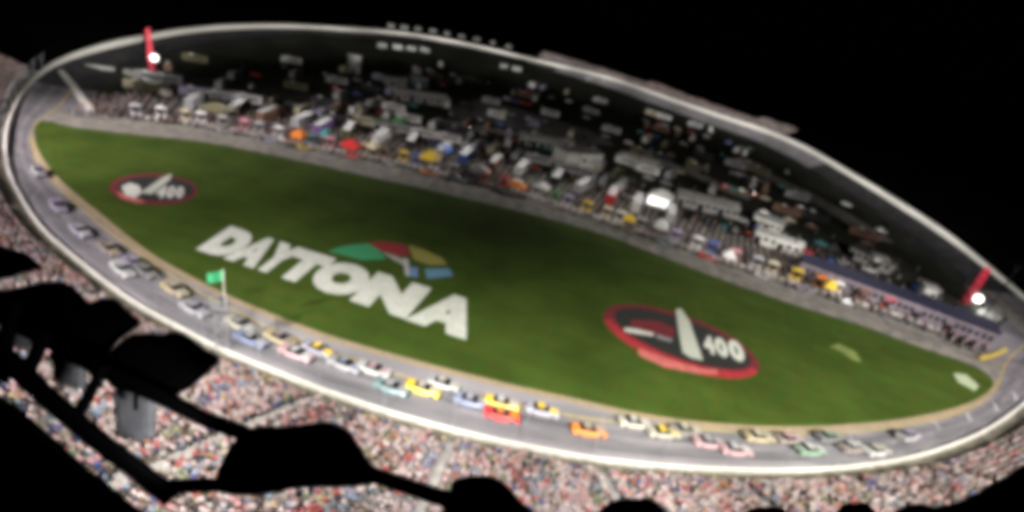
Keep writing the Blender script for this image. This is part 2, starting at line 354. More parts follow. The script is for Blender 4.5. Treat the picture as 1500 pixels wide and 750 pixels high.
emb = empty('painted_emblem', 'green, red, yellow and blue flag emblem painted on the grass above the word', 'painted emblem')
for i, (nm, c_, px) in enumerate([('green_flag', (.05, .33, .14), [(480, 368), (505, 360), (540, 356), (556, 366), (566, 380), (530, 381)]),
        ('red_flag', (.33, .025, .035), [(538, 356), (560, 354), (594, 358), (600, 375), (580, 374), (556, 366)]),
        ('cream_stripe', (.45, .42, .36), [(558, 368), (582, 376), (600, 384), (596, 391), (575, 380)]),
        ('yellow_flag', (.35, .32, .07), [(598, 359), (622, 366), (648, 378), (655, 388), (630, 388), (606, 380)]),
        ('blue_flag', (.16, .26, .50), [(596, 391), (612, 392), (612, 406), (594, 404)]),
        ('blue_flag', (.14, .30, .45), [(622, 394), (658, 393), (664, 404), (626, 408)]),
        ('white_stripe', (.5, .5, .5), [(590, 378), (598, 379), (600, 404), (594, 404)])]):
    sheet(nm, px, .07 + i * .004, mat(nm + str(i), tuple(.72 * q for q in c_), .9, noise=.1), closed_curve=False, parent=emb)

REDT = mat('red_turf_paint', (.28, .018, .024), .9, noise=.25, scale=.5); BLKT = mat('black_turf_paint', (.012, .014, .012), .9, noise=.3)
DRED = mat('dark_red_turf_paint', (.11, .010, .014), .9, noise=.25, scale=.5)
PINK = mat('worn_red_turf_paint', (.42, .11, .10), .9, noise=.25, scale=.6)
def ell(cx, cy, a, b, rot, n=40, t0=0, t1=2 * PI):
    r = math.radians(rot); out = []
    for k in range(n):
        t = t0 + (t1 - t0) * k / n; x, y = a * math.cos(t), b * math.sin(t); out.append((cx + x * math.cos(r) - y * math.sin(r), cy + x * math.sin(r) + y * math.cos(r)))
    return out
l1 = empty('painted_logo', 'large red and black oval logo with white lettering on the right of the grass', 'painted logo', group='oval logos painted on the grass')
sheet('border', ell(998, 500, 121, 38, 20), .070, DRED, closed_curve=False, parent=l1)
sheet('field', ell(1000, 496, 106, 28, 20), .074, BLKT, closed_curve=False, parent=l1)
sheet('crescent', ell(998,500,121,38,20,24,.1,PI*.97)+ell(1000,498,110,29,20,24,.1,PI*.97)[::-1], .0745, REDT, closed_curve=False, parent=l1)
sheet('highlight_band', [(935, 510), (985, 528), (1030, 541), (1050, 541), (1052, 548), (1020, 547), (975, 538), (935, 520)], .076, PINK, closed_curve=False, parent=l1)
sheet('red_panel', [(925, 468), (965, 470), (990, 482), (985, 496), (950, 486), (922, 478)], .078, DRED, closed_curve=False, parent=l1)
sheet('script_stroke', [(915, 480), (935, 483), (957, 488), (958, 492), (935, 489), (914, 485)], .082, PAINT, closed_curve=False, parent=l1)
sheet('script_stroke', [(962, 490), (985, 497), (984, 501), (962, 495)], .082, mat('grey_paint', (.2, .2, .2), .9), closed_curve=False, parent=l1)
sheet('diagonal_slash', [(990, 453), (998, 452), (1010, 470), (1022, 505), (1030, 528), (1012, 524), (1000, 516), (996, 495)], .086, mat('pale_green_paint', (.40, .42, .36), .9, noise=.15), closed_curve=False, parent=l1)
Q4 = [(1034, 516), (1028, 490), (1084, 500), (1094, 532)]
for i, (c_, a, b) in enumerate([('4', 0, .3), ('0', .33, .64), ('0', .68, 1)]): glyph(c_, a, b, Q4, .09, l1, PAINT, .06, 'numeral')
l2 = empty('painted_logo', 'small red and black oval logo with white lettering at the left end of the grass', 'painted logo', group='oval logos painted on the grass')
sheet('border', ell(225, 277, 65, 23, 2), .070, DRED, closed_curve=False, parent=l2)
sheet('field', ell(228, 276, 56, 18, 2), .074, BLKT, closed_curve=False, parent=l2)
sheet('highlight_band', [(170, 280), (178, 290), (200, 297), (215, 296), (200, 290), (182, 284)], .078, PINK, closed_curve=False, parent=l2)
sheet('diagonal_slash', [(206, 282), (238, 260), (252, 254), (248, 264), (222, 284)], .086, mat('pale_green_paint', (.4, .42, .36), .9), closed_curve=False, parent=l2)
sheet('script_stroke', [(178, 273), (190, 268), (204, 272), (208, 282), (198, 290), (184, 286)], .082, PAINT, closed_curve=False, parent=l2)
Q5 = [(226, 290), (234, 271), (270, 274), (268, 290)]
for i, (c_, a, b) in enumerate([('4', 0, .3), ('0', .33, .64), ('0', .68, 1)]): glyph(c_, a, b, Q5, .09, l2, PAINT, .06, 'numeral')
sheet('painted_patch', [(1215, 508), (1225, 503), (1240, 506), (1254, 516), (1262, 530), (1256, 535), (1246, 522), (1232, 514), (1222, 516)], .07, mat('yellow_green_paint', (.13, .17, .04), .9, noise=.4, scale=.5), label='faded yellow patch worn into the right part of the grass', cat='painted patch')
sheet('painted_patch', [(1396, 546), (1410, 546), (1428, 558), (1436, 570), (1424, 572), (1408, 564)], .07, mat('pale_paint', (.32, .38, .24), .9, noise=.3), label='pale painted patch at the right tip of the grass', cat='painted patch')

# ------------------------------------------------------------------ people as mesh templates
def person_template(standing):
    mb = MB(); z = .0
    if standing:
        mb.box((-.1, 0, .42), (.16, .2, .84), m=1); mb.box((.1, 0, .42), (.16, .2, .84), m=1)
        base = .84
    else:
        mb.box((0, .25, .48), (.36, .5, .16), m=1); mb.box((0, .45, .22), (.34, .14, .42), m=1); base = .5
    mb.rings([[(-.17, -.1, base), (.17, -.1, base), (.17, .1, base), (-.17, .1, base)], [(-.24, -.12, base + .42), (.24, -.12, base + .42), (.24, .12, base + .42), (-.24, .12, base + .42)],
              [(-.09, -.07, base + .56), (.09, -.07, base + .56), (.09, .07, base + .56), (-.09, .07, base + .56)]], m=0)
    for sx in (-1, 1):
        mb.rings([[(sx * .22 + a, b, base + .42) for a, b in ((-.05, -.05), (.05, -.05), (.05, .05), (-.05, .05))],
                  [(sx * .27 + a, .05 + b, base + .16) for a, b in ((-.05, -.05), (.05, -.05), (.05, .05), (-.05, .05))]], m=2)
    hz = base + .68; rr = []
    for zz, r in ((-.13, .05), (-.03, .105), (.07, .10), (.13, .03)):
        rr.append([(r * math.cos(k * PI / 3), .02 + r * math.sin(k * PI / 3), hz + zz) for k in range(6)])
    mb.rings(rr[:3], m=2); mb.rings(rr[2:], m=3)
    tris = []; role = []
    for f_, m_ in zip(mb.f, mb.mi):
        for k in range(1, len(f_) - 1): tris.append((f_[0], f_[k], f_[k + 1]))
    vr = np.zeros(len(mb.v), int)
    for f_, m_ in zip(mb.f, mb.mi):
        for q in f_: vr[q] = m_
    return np.array(mb.v), np.array(tris), vr
SIT = person_template(False); STD = person_template(True)
SHIRTS = np.array([.47, .42, .46]) * np.array([(.62, .60, .56)] * 9 + [(.70, .66, .60)] * 5 + [(.46, .09, .09)] * 3 + [(.58, .34, .34)] * 4 + [(.56, .44, .44)] * 6 + [(.06, .10, .30)] * 2 + [(.25, .38, .48)] * 3 + [(.03, .03, .035)] * 5 +
                  [(.5, .2, .08)] + [(.18, .26, .14)] * 2 + [(.42, .38, .34)] * 6 + [(.14, .24, .26)] * 2 + [(.5, .45, .2)] + [(.2, .17, .16)] * 3)
SKIN = np.array([(.42, .28, .22), (.50, .36, .30), (.30, .19, .14), (.46, .31, .26)])
PANTS = np.array([(.04, .06, .12), (.3, .27, .2), (.03, .03, .03), (.15, .18, .25), (.4, .38, .34)])
HAIR = np.array([(.05, .03, .02), (.02, .015, .01), (.35, .05, .04), (.5, .5, .48), (.15, .09, .04), (.25, .18, .08)])
def crowd(name, pos, ang, label, standing=.2, shirts=SHIRTS, kind='stuff', group=None, cat='crowd'):
    pos = np.array(pos); ang = np.array(ang); N_ = len(pos); st = rng.random(N_) < standing
    allv = []; allf = []; allc = []; base = 0
    for tpl, sel in ((SIT, ~st), (STD, st)):
        V, T, R = tpl; p = pos[sel]; a = ang[sel]; k = len(p)
        if not k: continue
        sc = rng.uniform(.88, 1.1, k)[:, None]
        c, s_ = np.cos(a)[:, None], np.sin(a)[:, None]
        X = (V[None, :, 0] * c - V[None, :, 1] * s_) * sc + p[:, None, 0]
        Y = (V[None, :, 0] * s_ + V[None, :, 1] * c) * sc + p[:, None, 1]
        Z = V[None, :, 2] * sc + p[:, None, 2]
        allv.append(np.stack([X, Y, Z], -1).reshape(-1, 3))
        allf.append((T[None] + (np.arange(k) * len(V))[:, None, None] + base).reshape(-1, 3)); base += k * len(V)
        cell = (np.floor(p[:, 0] / 1.7) * 7919 + np.floor(p[:, 1] / 1.7) * 104729).astype(np.int64) % len(shirts)
        si = np.where(rng.random(k) < .38, cell, rng.integers(0, len(shirts), k))
        pal = np.stack([shirts[si], PANTS[rng.integers(0, len(PANTS), k)], SKIN[rng.integers(0, len(SKIN), k)], HAIR[rng.integers(0, len(HAIR), k)]], 1)
        pal[:, 1:, :] *= .8; allc.append(pal[:, R, :].reshape(-1, 3))
    V = np.concatenate(allv); F = np.concatenate(allf); Cc = np.concatenate(allc)
    me = bpy.data.meshes.new(name); me.vertices.add(len(V)); me.vertices.foreach_set('co', V.astype(np.float32).ravel())
    me.loops.add(F.size); me.loops.foreach_set('vertex_index', F.astype(np.int32).ravel())
    me.polygons.add(len(F)); me.polygons.foreach_set('loop_start', np.arange(0, F.size, 3, dtype=np.int32)); me.polygons.foreach_set('loop_total', np.full(len(F), 3, np.int32))
    at = me.color_attributes.new('Col', 'FLOAT_COLOR', 'POINT'); at.data.foreach_set('color', np.concatenate([Cc, np.ones((len(Cc), 1))], 1).astype(np.float32).ravel())
    me.update(); me.validate(); me.materials.append(PEOPLE)
    return link(name, me, None, label, cat, group, kind)
def inview(p, mx=250, my=200):
    d = Vector(p) - EYE; w = d.dot(fv)
    if w < 2: return False
    x = 750 + d.dot(RV) / w * FOC; y = 375 - d.dot(UV) / w * FOC
    return -mx < x < 1500 + mx and -my < y < 750 + my

# ------------------------------------------------------------------ grandstand on the camera's side
n = len(OUT)
i_l = min(range(n), key=lambda i: (OUT[i] - P(62, 106, 2)).length); i_r = min(range(n), key=lambda i: (OUT[i] - P(1588, 505, 1.2)).length)
seq = []; i = i_l; step = 1 if OUT[(i_l + 5) % n].y < OUT[i_l].y else -1
while True:
    seq.append(i); 
    if i == i_r: break
    i = (i + step) % n
SP = [OUT[i] for i in seq]; SNN = [-NI[i] for i in seq]        # outwards
ROWS = 46; TR = .85; RISE = .40; D0 = 2.3; Z0 = 2.0
gs = empty('grandstand', 'long stepped grandstand packed with spectators along the near side of the track', 'grandstand', (0, 0, 0))
wk = MB(); vs = [(p.x + k.x * .32, p.y + k.y * .32, 1.3) for p, k in zip(SP, SNN)] + [(p.x + k.x * D0, p.y + k.y * D0, 1.9) for p, k in zip(SP, SNN)]; m_ = len(SP)
wk.add(vs, [(i, i + 1, m_ + i + 1, m_ + i) for i in range(m_ - 1)]); wk.build('walkway', mat('khaki_concrete', (.13, .12, .09), .9, noise=.4, scale=.6), gs)
per = 6
def seglines(a, b): return SP[a:b + 1], SNN[a:b + 1]
k0 = 0
while k0 < len(SP) - 1:
    k1 = min(len(SP) - 1, k0 + per); ps, ns = seglines(k0, k1); m_ = len(ps)
    for nm, lo, hi, mt, lift in (('seating_section', 0, 1, STEP, 0), ('aisle', 0, 1, AISLE, .006)):
        sb = MB(); L = (ps[-1] - ps[0]).length
        if nm == 'aisle': pts = [(ps[0], ns[0]), (ps[0].lerp(ps[1], .38), ns[0].lerp(ns[1], .38))]
        else: pts = [(ps[0].lerp(ps[1], .38), ns[0].lerp(ns[1], .38))] + list(zip(ps[1:], ns[1:]))
        rr = []
        for r in range(ROWS):
            d = D0 + r * TR; z = Z0 + r * RISE + lift
            rr.append([(p.x + q.x * d, p.y + q.y * d, z - RISE) for p, q in pts]); rr.append([(p.x + q.x * d, p.y + q.y * d, z) for p, q in pts])
            rr.append([(p.x + q.x * (d + TR), p.y + q.y * (d + TR), z) for p, q in pts])
        sb.rings(rr, closed=False, cap=False); sb.build(nm, mt, gs)
    k0 = k1
pos = []; ang = []
for a in range(len(SP) - 1):
    p, q = SP[a], SP[a + 1]; L = (q - p).length
    for r in range(ROWS):
        d = D0 + r * TR + .45; nn = SNN[a]; e0 = p + SNN[a] * d; e1 = q + SNN[a + 1] * d; LL = (e1 - e0).length; k = max(1, int(LL / .56))
        if not inview((e0.x, e0.y, Z0 + r * RISE), 160, 140): continue
        for j in range(k):
            t = (j + random.uniform(.3, .7)) / k
            if a % per == 0 and t < .40 : continue
            if random.random() < .07: continue
            e = e0.lerp(e1, t); pos.append((e.x, e.y, Z0 + r * RISE)); ang.append(math.atan2(-nn.y, -nn.x) - PI / 2 + random.uniform(-.4, .4))
print('spectators', len(pos))
crowd('spectators', pos, ang, 'dense crowd of spectators in pale, pink and red clothes filling the near grandstand', .3)

# catch fence along the front of the stand
cf = empty('catch_fence', 'tall wire catch fence on posts along the near track wall', 'fence')
post = MB().tube((0, 0, 0), (0, 0, 4.6), .06, 6); post.tube((0, 0, 4.6), (0, 1.0, 5.4), .05, 6); pm = post.mesh('fence_post', STEEL)
cab = MB()
for a in range(0, len(SP) - 1):
    if a % 3 == 0:
        o = link('fence_post', pm, cf); o.location = (SP[a].x, SP[a].y, 2.3); nn = SNN[a]; o.rotation_euler = (0, 0, math.atan2(-nn.y, -nn.x) - PI / 2)
    for z in (3.2, 4.4, 5.6, 6.8): cab.tube((SP[a].x, SP[a].y, z), (SP[a + 1].x, SP[a + 1].y, z), .018, 3)
cab.build('fence_cable', STEEL, cf)

# starter's stand with the green flag
b = P(326, 514, 1.4); fs = empty('flag_stand', "tall white starter's stand with a green flag at the track wall", 'flag stand', (b.x, b.y, 1.4), .45)
for sx in (-.9, .9):
    for sy in (-.6, .6): MB().tube((sx * .8, sy * .8, 0), (sx * .7, sy * .7, 7), .06, 6).build('leg', STEEL, fs)
mb = MB()
for z in (1.2, 3.2, 5.2):
    mb.tube((-.9, -.6, z), (.85, -.55, z + 1.8), .05, 5); mb.tube((.9, .6, z), (-.85, .55, z + 1.8), .05, 5); mb.tube((-.9, .6, z), (-.85, -.55, z + 1.8), .05, 5)
mb.build('bracing', STEEL, fs)
MB().box((0, 0, 7.1), (2.0, 1.5, .2)).build('platform', STEEL, fs)
mb = MB()
for a in ((-1.0, -.75), (1.0, -.75), (1.0, .75), (-1.0, .75)): mb.tube((*a, 7.2), (*a, 8.3), .04, 5)
for a, c_ in (((-1.0, -.75), (1.0, -.75)), ((1.0, -.75), (1.0, .75)), ((1.0, .75), (-1.0, .75)), ((-1.0, .75), (-1.0, -.75))): mb.tube((*a, 8.3), (*c_, 8.3), .04, 5)
mb.build('railing', STEEL, fs)
MB().tube((.6, 0, 7.2), (.6, 0, 12.6), .07, 6).build('flagpole', WHITE, fs)
mb = MB(); fr = []
for k in range(9):
    x = .6 - k * .22; y = .14 * math.sin(k * .9); fr.append([(x, y - .01, 10.9 - k * .03), (x, y - .01, 12.4 - k * .05), (x, y + .01, 12.4 - k * .05), (x, y + .01, 10.9 - k * .03)])
mb.rings(fr); mb.build('flag', mat('green_flag_cloth', (.04, .30, .13), .8), fs, smooth=False)
fp = empty('person', "race starter in dark clothes standing on the flag stand platform", 'person', (b.x + .3, b.y + .1, 1.4 + 7.2), .45)
mb = MB(); V, T, R = STD
mb.add([tuple(v) for v in V], [tuple(t) for t in T]); mb.build('body', mat('dark_clothes', (.03, .035, .05), .8), fp)

# ------------------------------------------------------------------ race cars
def race_car(paint, accent):
    t = bpy.data.objects.new('race_car', None); C.objects.link(t)
    st = [(-2.5, .55, .62, .86), (-2.3, .3, .9, .93), (-1.6, .22, .98, .96), (-.8, .2, 1.0, .93), (.4, .2, 1.0, .86), (1.3, .22, .98, .80), (2.1, .2, .94, .70), (2.45, .22, .84, .55)]
    rr = [[(x, -w, z0), (x, -w * 1.02, z0 + (z1 - z0) * .6), (x, -w * .86, z1), (x, 0, z1 + .04), (x, w * .86, z1), (x, w * 1.02, z0 + (z1 - z0) * .6), (x, w, z0)] for x, z0, w, z1 in st]
    MB().rings(rr).build('body', paint, t)
    cb = [[(x, -w, z) for x, w, z in ((-1.5, .80, .9), (-.75, .62, 1.28), (.15, .60, 1.30), (.95, .78, .87))], [(x, w, z) for x, w, z in ((-1.5, .80, .9), (-.75, .62, 1.28), (.15, .60, 1.30), (.95, .78, .87))]]
    MB().add([(-.75, -.62, 1.31), (.15, -.60, 1.33), (.15, .60, 1.33), (-.75, .62, 1.31), (-.75, -.62, 1.25), (.15, -.60, 1.27), (.15, .60, 1.27), (-.75, .62, 1.25)],
             [(0, 1, 2, 3), (7, 6, 5, 4), (0, 4, 5, 1), (1, 5, 6, 2), (2, 6, 7, 3), (3, 7, 4, 0)]).build('roof', accent, t)
    MB().add([(.15, -.60, 1.28), (.95, -.78, .87), (.95, .78, .87), (.15, .60, 1.28)], [(0, 1, 2, 3)]).build('windshield', GLASS, t)
    MB().add([(-.75, -.62, 1.27), (-1.5, -.80, .92), (-1.5, .80, .92), (-.75, .62, 1.27)], [(3, 2, 1, 0)]).build('rear_window', GLASS, t)
    for s in (-1, 1): MB().add([(-.75, s * .62, 1.27), (.15, s * .60, 1.28), (.95, s * .78, .87), (-1.5, s * .80, .9)], [(0, 1, 2, 3) if s > 0 else (3, 2, 1, 0)]).build('side_window', GLASS, t)
    MB().add([(1.05, -.6, .90), (2.2, -.5, .765), (2.2, .5, .765), (1.05, .6, .90), (1.05, -.6, .80), (2.2, -.5, .66), (2.2, .5, .66), (1.05, .6, .80)],
             [(0, 1, 2, 3), (0, 4, 5, 1), (1, 5, 6, 2), (2, 6, 7, 3), (3, 7, 4, 0)]).build('hood', accent, t)
    MB().box((-2.42, 0, 1.02), (.1, 1.7, .2)).build('spoiler', paint, t)
    MB().box((2.48, 0, .2), (.25, 1.75, .06)).build('splitter', BLACK, t)
    for x in (-1.45, 1.45):
        for s in (-1, 1):
            w = MB().tube((x, s * .78, .34), (x, s * 1.01, .34), .34, 14).build('wheel', TYRE, t); MB().tube((x, s * 1.0, .34), (x, s * 1.025, .34), .2, 10).build('rim', STEEL, w)
    return t
COL = dict(yellow=(.75, .52, .05), red=(.62, .03, .03), orange=(.72, .22, .03), white=(.75, .75, .73), teal=(.06, .28, .30), pink=(.65, .28, .32), cream=(.6, .55, .38), blue=(.06, .13, .42),
           lavender=(.38, .35, .5), black=(.02, .02, .025), olive=(.12, .11, .05), green=(.07, .28, .1), brown=(.2, .1, .06), silver=(.42, .42, .44), purple=(.2, .1, .3), gold=(.5, .35, .08))
BRIGHT = ('yellow', 'red', 'orange')
def cm(c): return mat('car_paint_' + c, COL[c] if c in BRIGHT else tuple(.38 * q + .15 for q in COL[c]), .3, noise=.06, spec=.5)
cars = [((620, 570), 'yellow', 'cream'), ((736, 590), 'yellow', 'white'), ((735, 609), 'red', 'orange'), ((862, 632), 'orange', 'gold'), ((548, 541), 'white', 'pink'), ((573, 570), 'teal', 'silver'),
        ((1038, 650), 'pink', 'silver'), ((1076, 662), 'pink', 'white'), ((1112, 640), 'gold', 'cream'), ((1156, 643), 'brown', 'pink'), ((1186, 662), 'green', 'white'), ((1248, 658), 'brown', 'white'),
        ((930, 618), 'cream', 'white'), ((972, 634), 'cream', 'yellow'), ((1005, 630), 'olive', 'cream'), ((795, 600), 'lavender', 'yellow'), ((690, 588), 'blue', 'lavender'), ((410, 496), 'gold', 'brown'),
        ((434, 520), 'pink', 'white'), ((466, 512), 'lavender', 'yellow'), ((352, 476), 'cream', 'silver'), ((368, 500), 'blue', 'silver'), ((180, 398), 'white', 'silver'), ((197, 386), 'purple', 'lavender'),
        ((214, 398), 'black', 'olive'), ((160, 366), 'brown', 'gold'), ((118, 340), 'lavender', 'white'), ((85, 303), 'lavender', 'purple'), ((256, 424), 'gold', 'cream'), ((1215, 640), 'black', 'green'),
        ((1282, 664), 'white', 'cream'), ((1330, 640), 'silver', 'purple'), ((505, 535), 'silver', 'blue'), ((650, 560), 'silver', 'cream'), ((56, 250), 'silver', 'lavender'), ((285, 455), 'silver', 'lavender')]
def nth(k): return ['first', 'second', 'third', 'fourth', 'fifth', 'sixth', 'seventh', 'eighth', 'ninth', 'tenth', 'eleventh', 'twelfth', 'thirteenth', 'fourteenth', 'fifteenth', 'sixteenth', 'seventeenth', 'eighteenth', 'nineteenth', 'twentieth', 'twenty-first', 'twenty-second', 'twenty-third', 'twenty-fourth', 'twenty-fifth', 'twenty-sixth', 'twenty-seventh', 'twenty-eighth', 'twenty-ninth', 'thirtieth'][k]
order = sorted(cars, key=lambda c: c[0][0])
for k, ((x, y), a, b_) in enumerate(order):
    p = P(x, y, .9); i = min(range(n), key=lambda i: (OUT[i].x - p.x) ** 2 + (OUT[i].y - p.y) ** 2)
    d = max(1.6, min(13, (Vector((p.x, p.y, 0)) - Vector((OUT[i].x, OUT[i].y, 0))).dot(NI[i])))
    BW = BWI[i]; z = .06 + BH[i] * max(0, 1 - d / BW); 
    tdir = (OUT[(i + step) % n] - OUT[i]); tdir.z = 0; tdir.normalize()
    sl = BH[i] / BW if d < BW else 0
    nz = (Vector((0, 0, 1)) + NI[i] * sl).normalized(); tx = tdir; ty = nz.cross(tx).normalized()
    t = race_car(cm(a), cm(b_)); t.matrix_world = Matrix.Translation((p.x, p.y, z)) @ Matrix((tx, ty, nz)).transposed().to_4x4() @ Matrix.Rotation(random.uniform(-.04, .04), 4, 'Z')
    same = [c for c in order if c[1] == a]; q = same.index(((x, y), a, b_))
    tag(t, (f'{a} race car with a {b_} hood' + (' on the near straight' if len(same) == 1 else f', {nth(q)} {a} car from the left')), 'race car', 'race cars running in a pack on the near straight')

# ------------------------------------------------------------------ pit stalls
def pit_stall(colr):
    m1 = mat('canopy_' + colr, COL[colr], .7, noise=.1)
    t = bpy.data.objects.new('pit_box', None); C.objects.link(t)
    MB().box((0, 0, .75), (2.6, 1.2, 1.3)).build('cabinet', m1, t)
    [MB().tube((sx * 1.2, sy * .5, 1.4), (sx * 1.2, sy * .5, 3.2), .05, 5).build('canopy_post', STEEL, t) for sx in (-1, 1) for sy in (-1, 1)]
    MB().rings([[(-1.6, -1.1, 3.2), (1.6, -1.1, 3.2), (1.6, 1.1, 3.2), (-1.6, 1.1, 3.2)], [(-.5, -.15, 3.8), (.5, -.15, 3.8), (.5, .15, 3.8), (-.5, .15, 3.8)]]).build('canopy', m1, t)
    MB().box((0, -.1, 1.75), (1.8, .5, .5)).build('seat_bench', BLACK, t)
    [MB().tube((1.9, -.4, .02 + .3 * k), (1.9, -.4, .3 + .3 * k), .36, 10).build('tyre', TYRE, t) for k in range(3)]
    return t
want = ['silver', 'white', 'cream', 'white', 'silver', 'pink', 'silver', 'white', 'orange', 'teal', 'pink', 'red', 'cream', 'brown', 'yellow', 'blue', 'white', 'silver', 'black', 'orange', 'red', 'white', 'silver', 'green', 'lavender',
        'yellow', 'cream', 'white', 'silver', 'brown', 'lavender', 'white', 'blue', 'pink', 'silver', 'cream', 'yellow', 'orange', 'white', 'brown', 'red', 'pink']
protos = {}; K_ = len(want)
for k, c_ in enumerate(want):
    s = .06 + .9 * k / K_; p, rz = at_pit(s, 2.2 + random.uniform(-.3, .6))
    if c_ not in protos: o = protos[c_] = pit_stall(c_)
    else: o = copy_tree(protos[c_])
    same = [j for j in range(K_) if want[j] == c_]
    tag(o, f'{c_} pit box with a canopy' + (f', {nth(same.index(k))} {c_} one from the left' if len(same) > 1 else ''), 'pit box', 'pit boxes lined up along pit road', loc=p, rz=rz + random.uniform(-.08, .08))
for k in range(14):  # lamp posts added to brighten the pit row
    s = .07 + .91 * k / 13; p, rz = at_pit(s, 24); t = empty('added_pit_lamp', f'added thin dark lamp post behind the pit boxes, {nth(k)} from the left', 'lamp post', p, rz, 'added dark lamp posts behind the pit boxes')
    MB().tube((0, 0, 0), (0, 0, 16), .12, 6).build('pole', BLACK, t); MB().box((0, -.5, 16.4), (1.6, 1.2, .4)).build('lamp_hood', BLACK, t)
    q = at_pit(s, 10)[0]; spot((p.x, p.y - .4, 16.0), (q.x, q.y, 0), (13 if s < .8 else 8) * K, 120, (1, .96, .96), .3)
pc = ['white', 'blue', 'yellow', 'red', 'silver', 'orange', 'green', 'white', 'pink', 'black', 'gold', 'teal', 'red', 'white', 'purple', 'silver']
for k, c_ in enumerate(pc):
    p, rz = at_pit(.16 + .78 * (k + random.uniform(-.2, .2)) / 16, -1.9 - random.uniform(0, .5), .07); same = [j for j in range(16) if pc[j] == c_]
    tag(race_car(cm(c_), cm('silver')), f'{c_} race car stopped in a pit stall' + (f', {nth(same.index(k))} {c_} one from the left' if len(same) > 1 else ''), 'race car', 'race cars stopped along the pit wall', loc=p, rz=rz)
# crowd in the pits
pos = []; ang = []
for _ in range(7000):
    s = random.betavariate(1.05, 1.0); p, rz = at_pit(s, random.choice((1, 1, 1, -1.5, -4)) + random.expovariate(1 / 9.0)); pos.append((p.x, p.y, 0)); ang.append(random.uniform(0, 6.3))
crowd('pit_crew_crowd', pos, ang, 'loose crowd of crew members and guests standing behind the pit stalls', 1.0)

def tent(colr, w, d, h):
    t = bpy.data.objects.new('tent', None); C.objects.link(t); m1 = mat('canopy_' + colr, COL[colr], .7, noise=.1)
    MB().rings([[(-w / 2, -d / 2, h), (w / 2, -d / 2, h), (w / 2, d / 2, h), (-w / 2, d / 2, h)], [(-w / 8, -d / 8, h * 1.5), (w / 8, -d / 8, h * 1.5), (w / 8, d / 8, h * 1.5), (-w / 8, d / 8, h * 1.5)]]).build('roof', m1, t)
    MB().rings([[(-w / 2, -d / 2, h - .45), (w / 2, -d / 2, h - .45), (w / 2, d / 2, h - .45), (-w / 2, d / 2, h - .45)], [(-w / 2, -d / 2, h - .01), (w / 2, -d / 2, h - .01), (w / 2, d / 2, h - .01), (-w / 2, d / 2, h - .01)]], cap=False).build('valance', m1, t)
    for sx in (-1, 1):
        for sy in (-1, 1): MB().tube((sx * (w / 2 - .1), sy * (d / 2 - .1), 0), (sx * (w / 2 - .1), sy * (d / 2 - .1), h), .06, 5).build('pole', STEEL, t)
    return t
for (x, y), c_, w, d, h, lb in [((320, 172), 'olive', 9, 7, 3, 'dull olive tent in the left part of the pits'), ((440, 212), 'orange', 4, 4, 3, 'orange tent on the left part of pit road'), ((477, 212), 'teal', 2.6, 3, 3.4, 'pale teal tent beside the pit wall'),
        ((515, 226), 'red', 6, 4, 3, 'dark red tent beside the pit wall'), ((546, 228), 'cream', 3.5, 3.5, 3, 'small cream tent on pit road'), ((628, 248), 'yellow', 5, 5, 4, 'bright yellow tent on the middle of pit road'),
        ((650, 232), 'blue', 4, 4, 3, 'blue tent behind the yellow tent'), ((755, 282), 'orange', 6, 3.4, 2.4, 'long orange red tent at the pit wall right of centre'), ((793, 285), 'white', 4, 3, 2.6, 'small white tent right of the orange red tent'),
        ((918, 332), 'yellow', 3.5, 3, 2.6, 'yellow green tent below the bright white tent'), ((963, 346), 'white', 4, 4, 3.4, 'white peaked tent on the right half of pit road'), ((1208, 434), 'yellow', 3, 3, 3.2, 'bright yellow tent in front of the blue roofed pit building'),
        ((1063, 386), 'white', 3.4, 3, 2.6, 'small white tent at the pit wall beside the two pale garages'), ((870, 250), 'silver', 6, 5, 3, 'grey tent in front of the white scoring building'), ((700, 262), 'silver', 6, 4, 3, 'grey tent behind the middle of pit road'), ((585, 190), 'green', 7, 5, 3, 'pale green tent set back from the pits')]:
    p = P(x, y); tag(tent(c_, w, d, h), lb, 'tent', 'tents in the pit area', loc=p, rz=-.25)
bt = tent('white', 8, 7, 3.6); p = P(965, 300); tag(bt, 'big brightly lit white tent behind the pits', 'tent', 'tents in the pit area', loc=p, rz=-.3)
MB().box((0, 0, 1.8), (7.2, 6.2, 3.2)).build('side_wall', mat('glowing_white_fabric', (.85, .85, .82), .8, emit=1.6), bt)  # fabric emission stands in for light, no lamp inside the tent
bt.children[0].data.materials[0] = mat('glowing_white_fabric', (.85, .85, .82), .8, emit=1.6); bt.children[1].data.materials[0] = MATS['glowing_white_fabric']

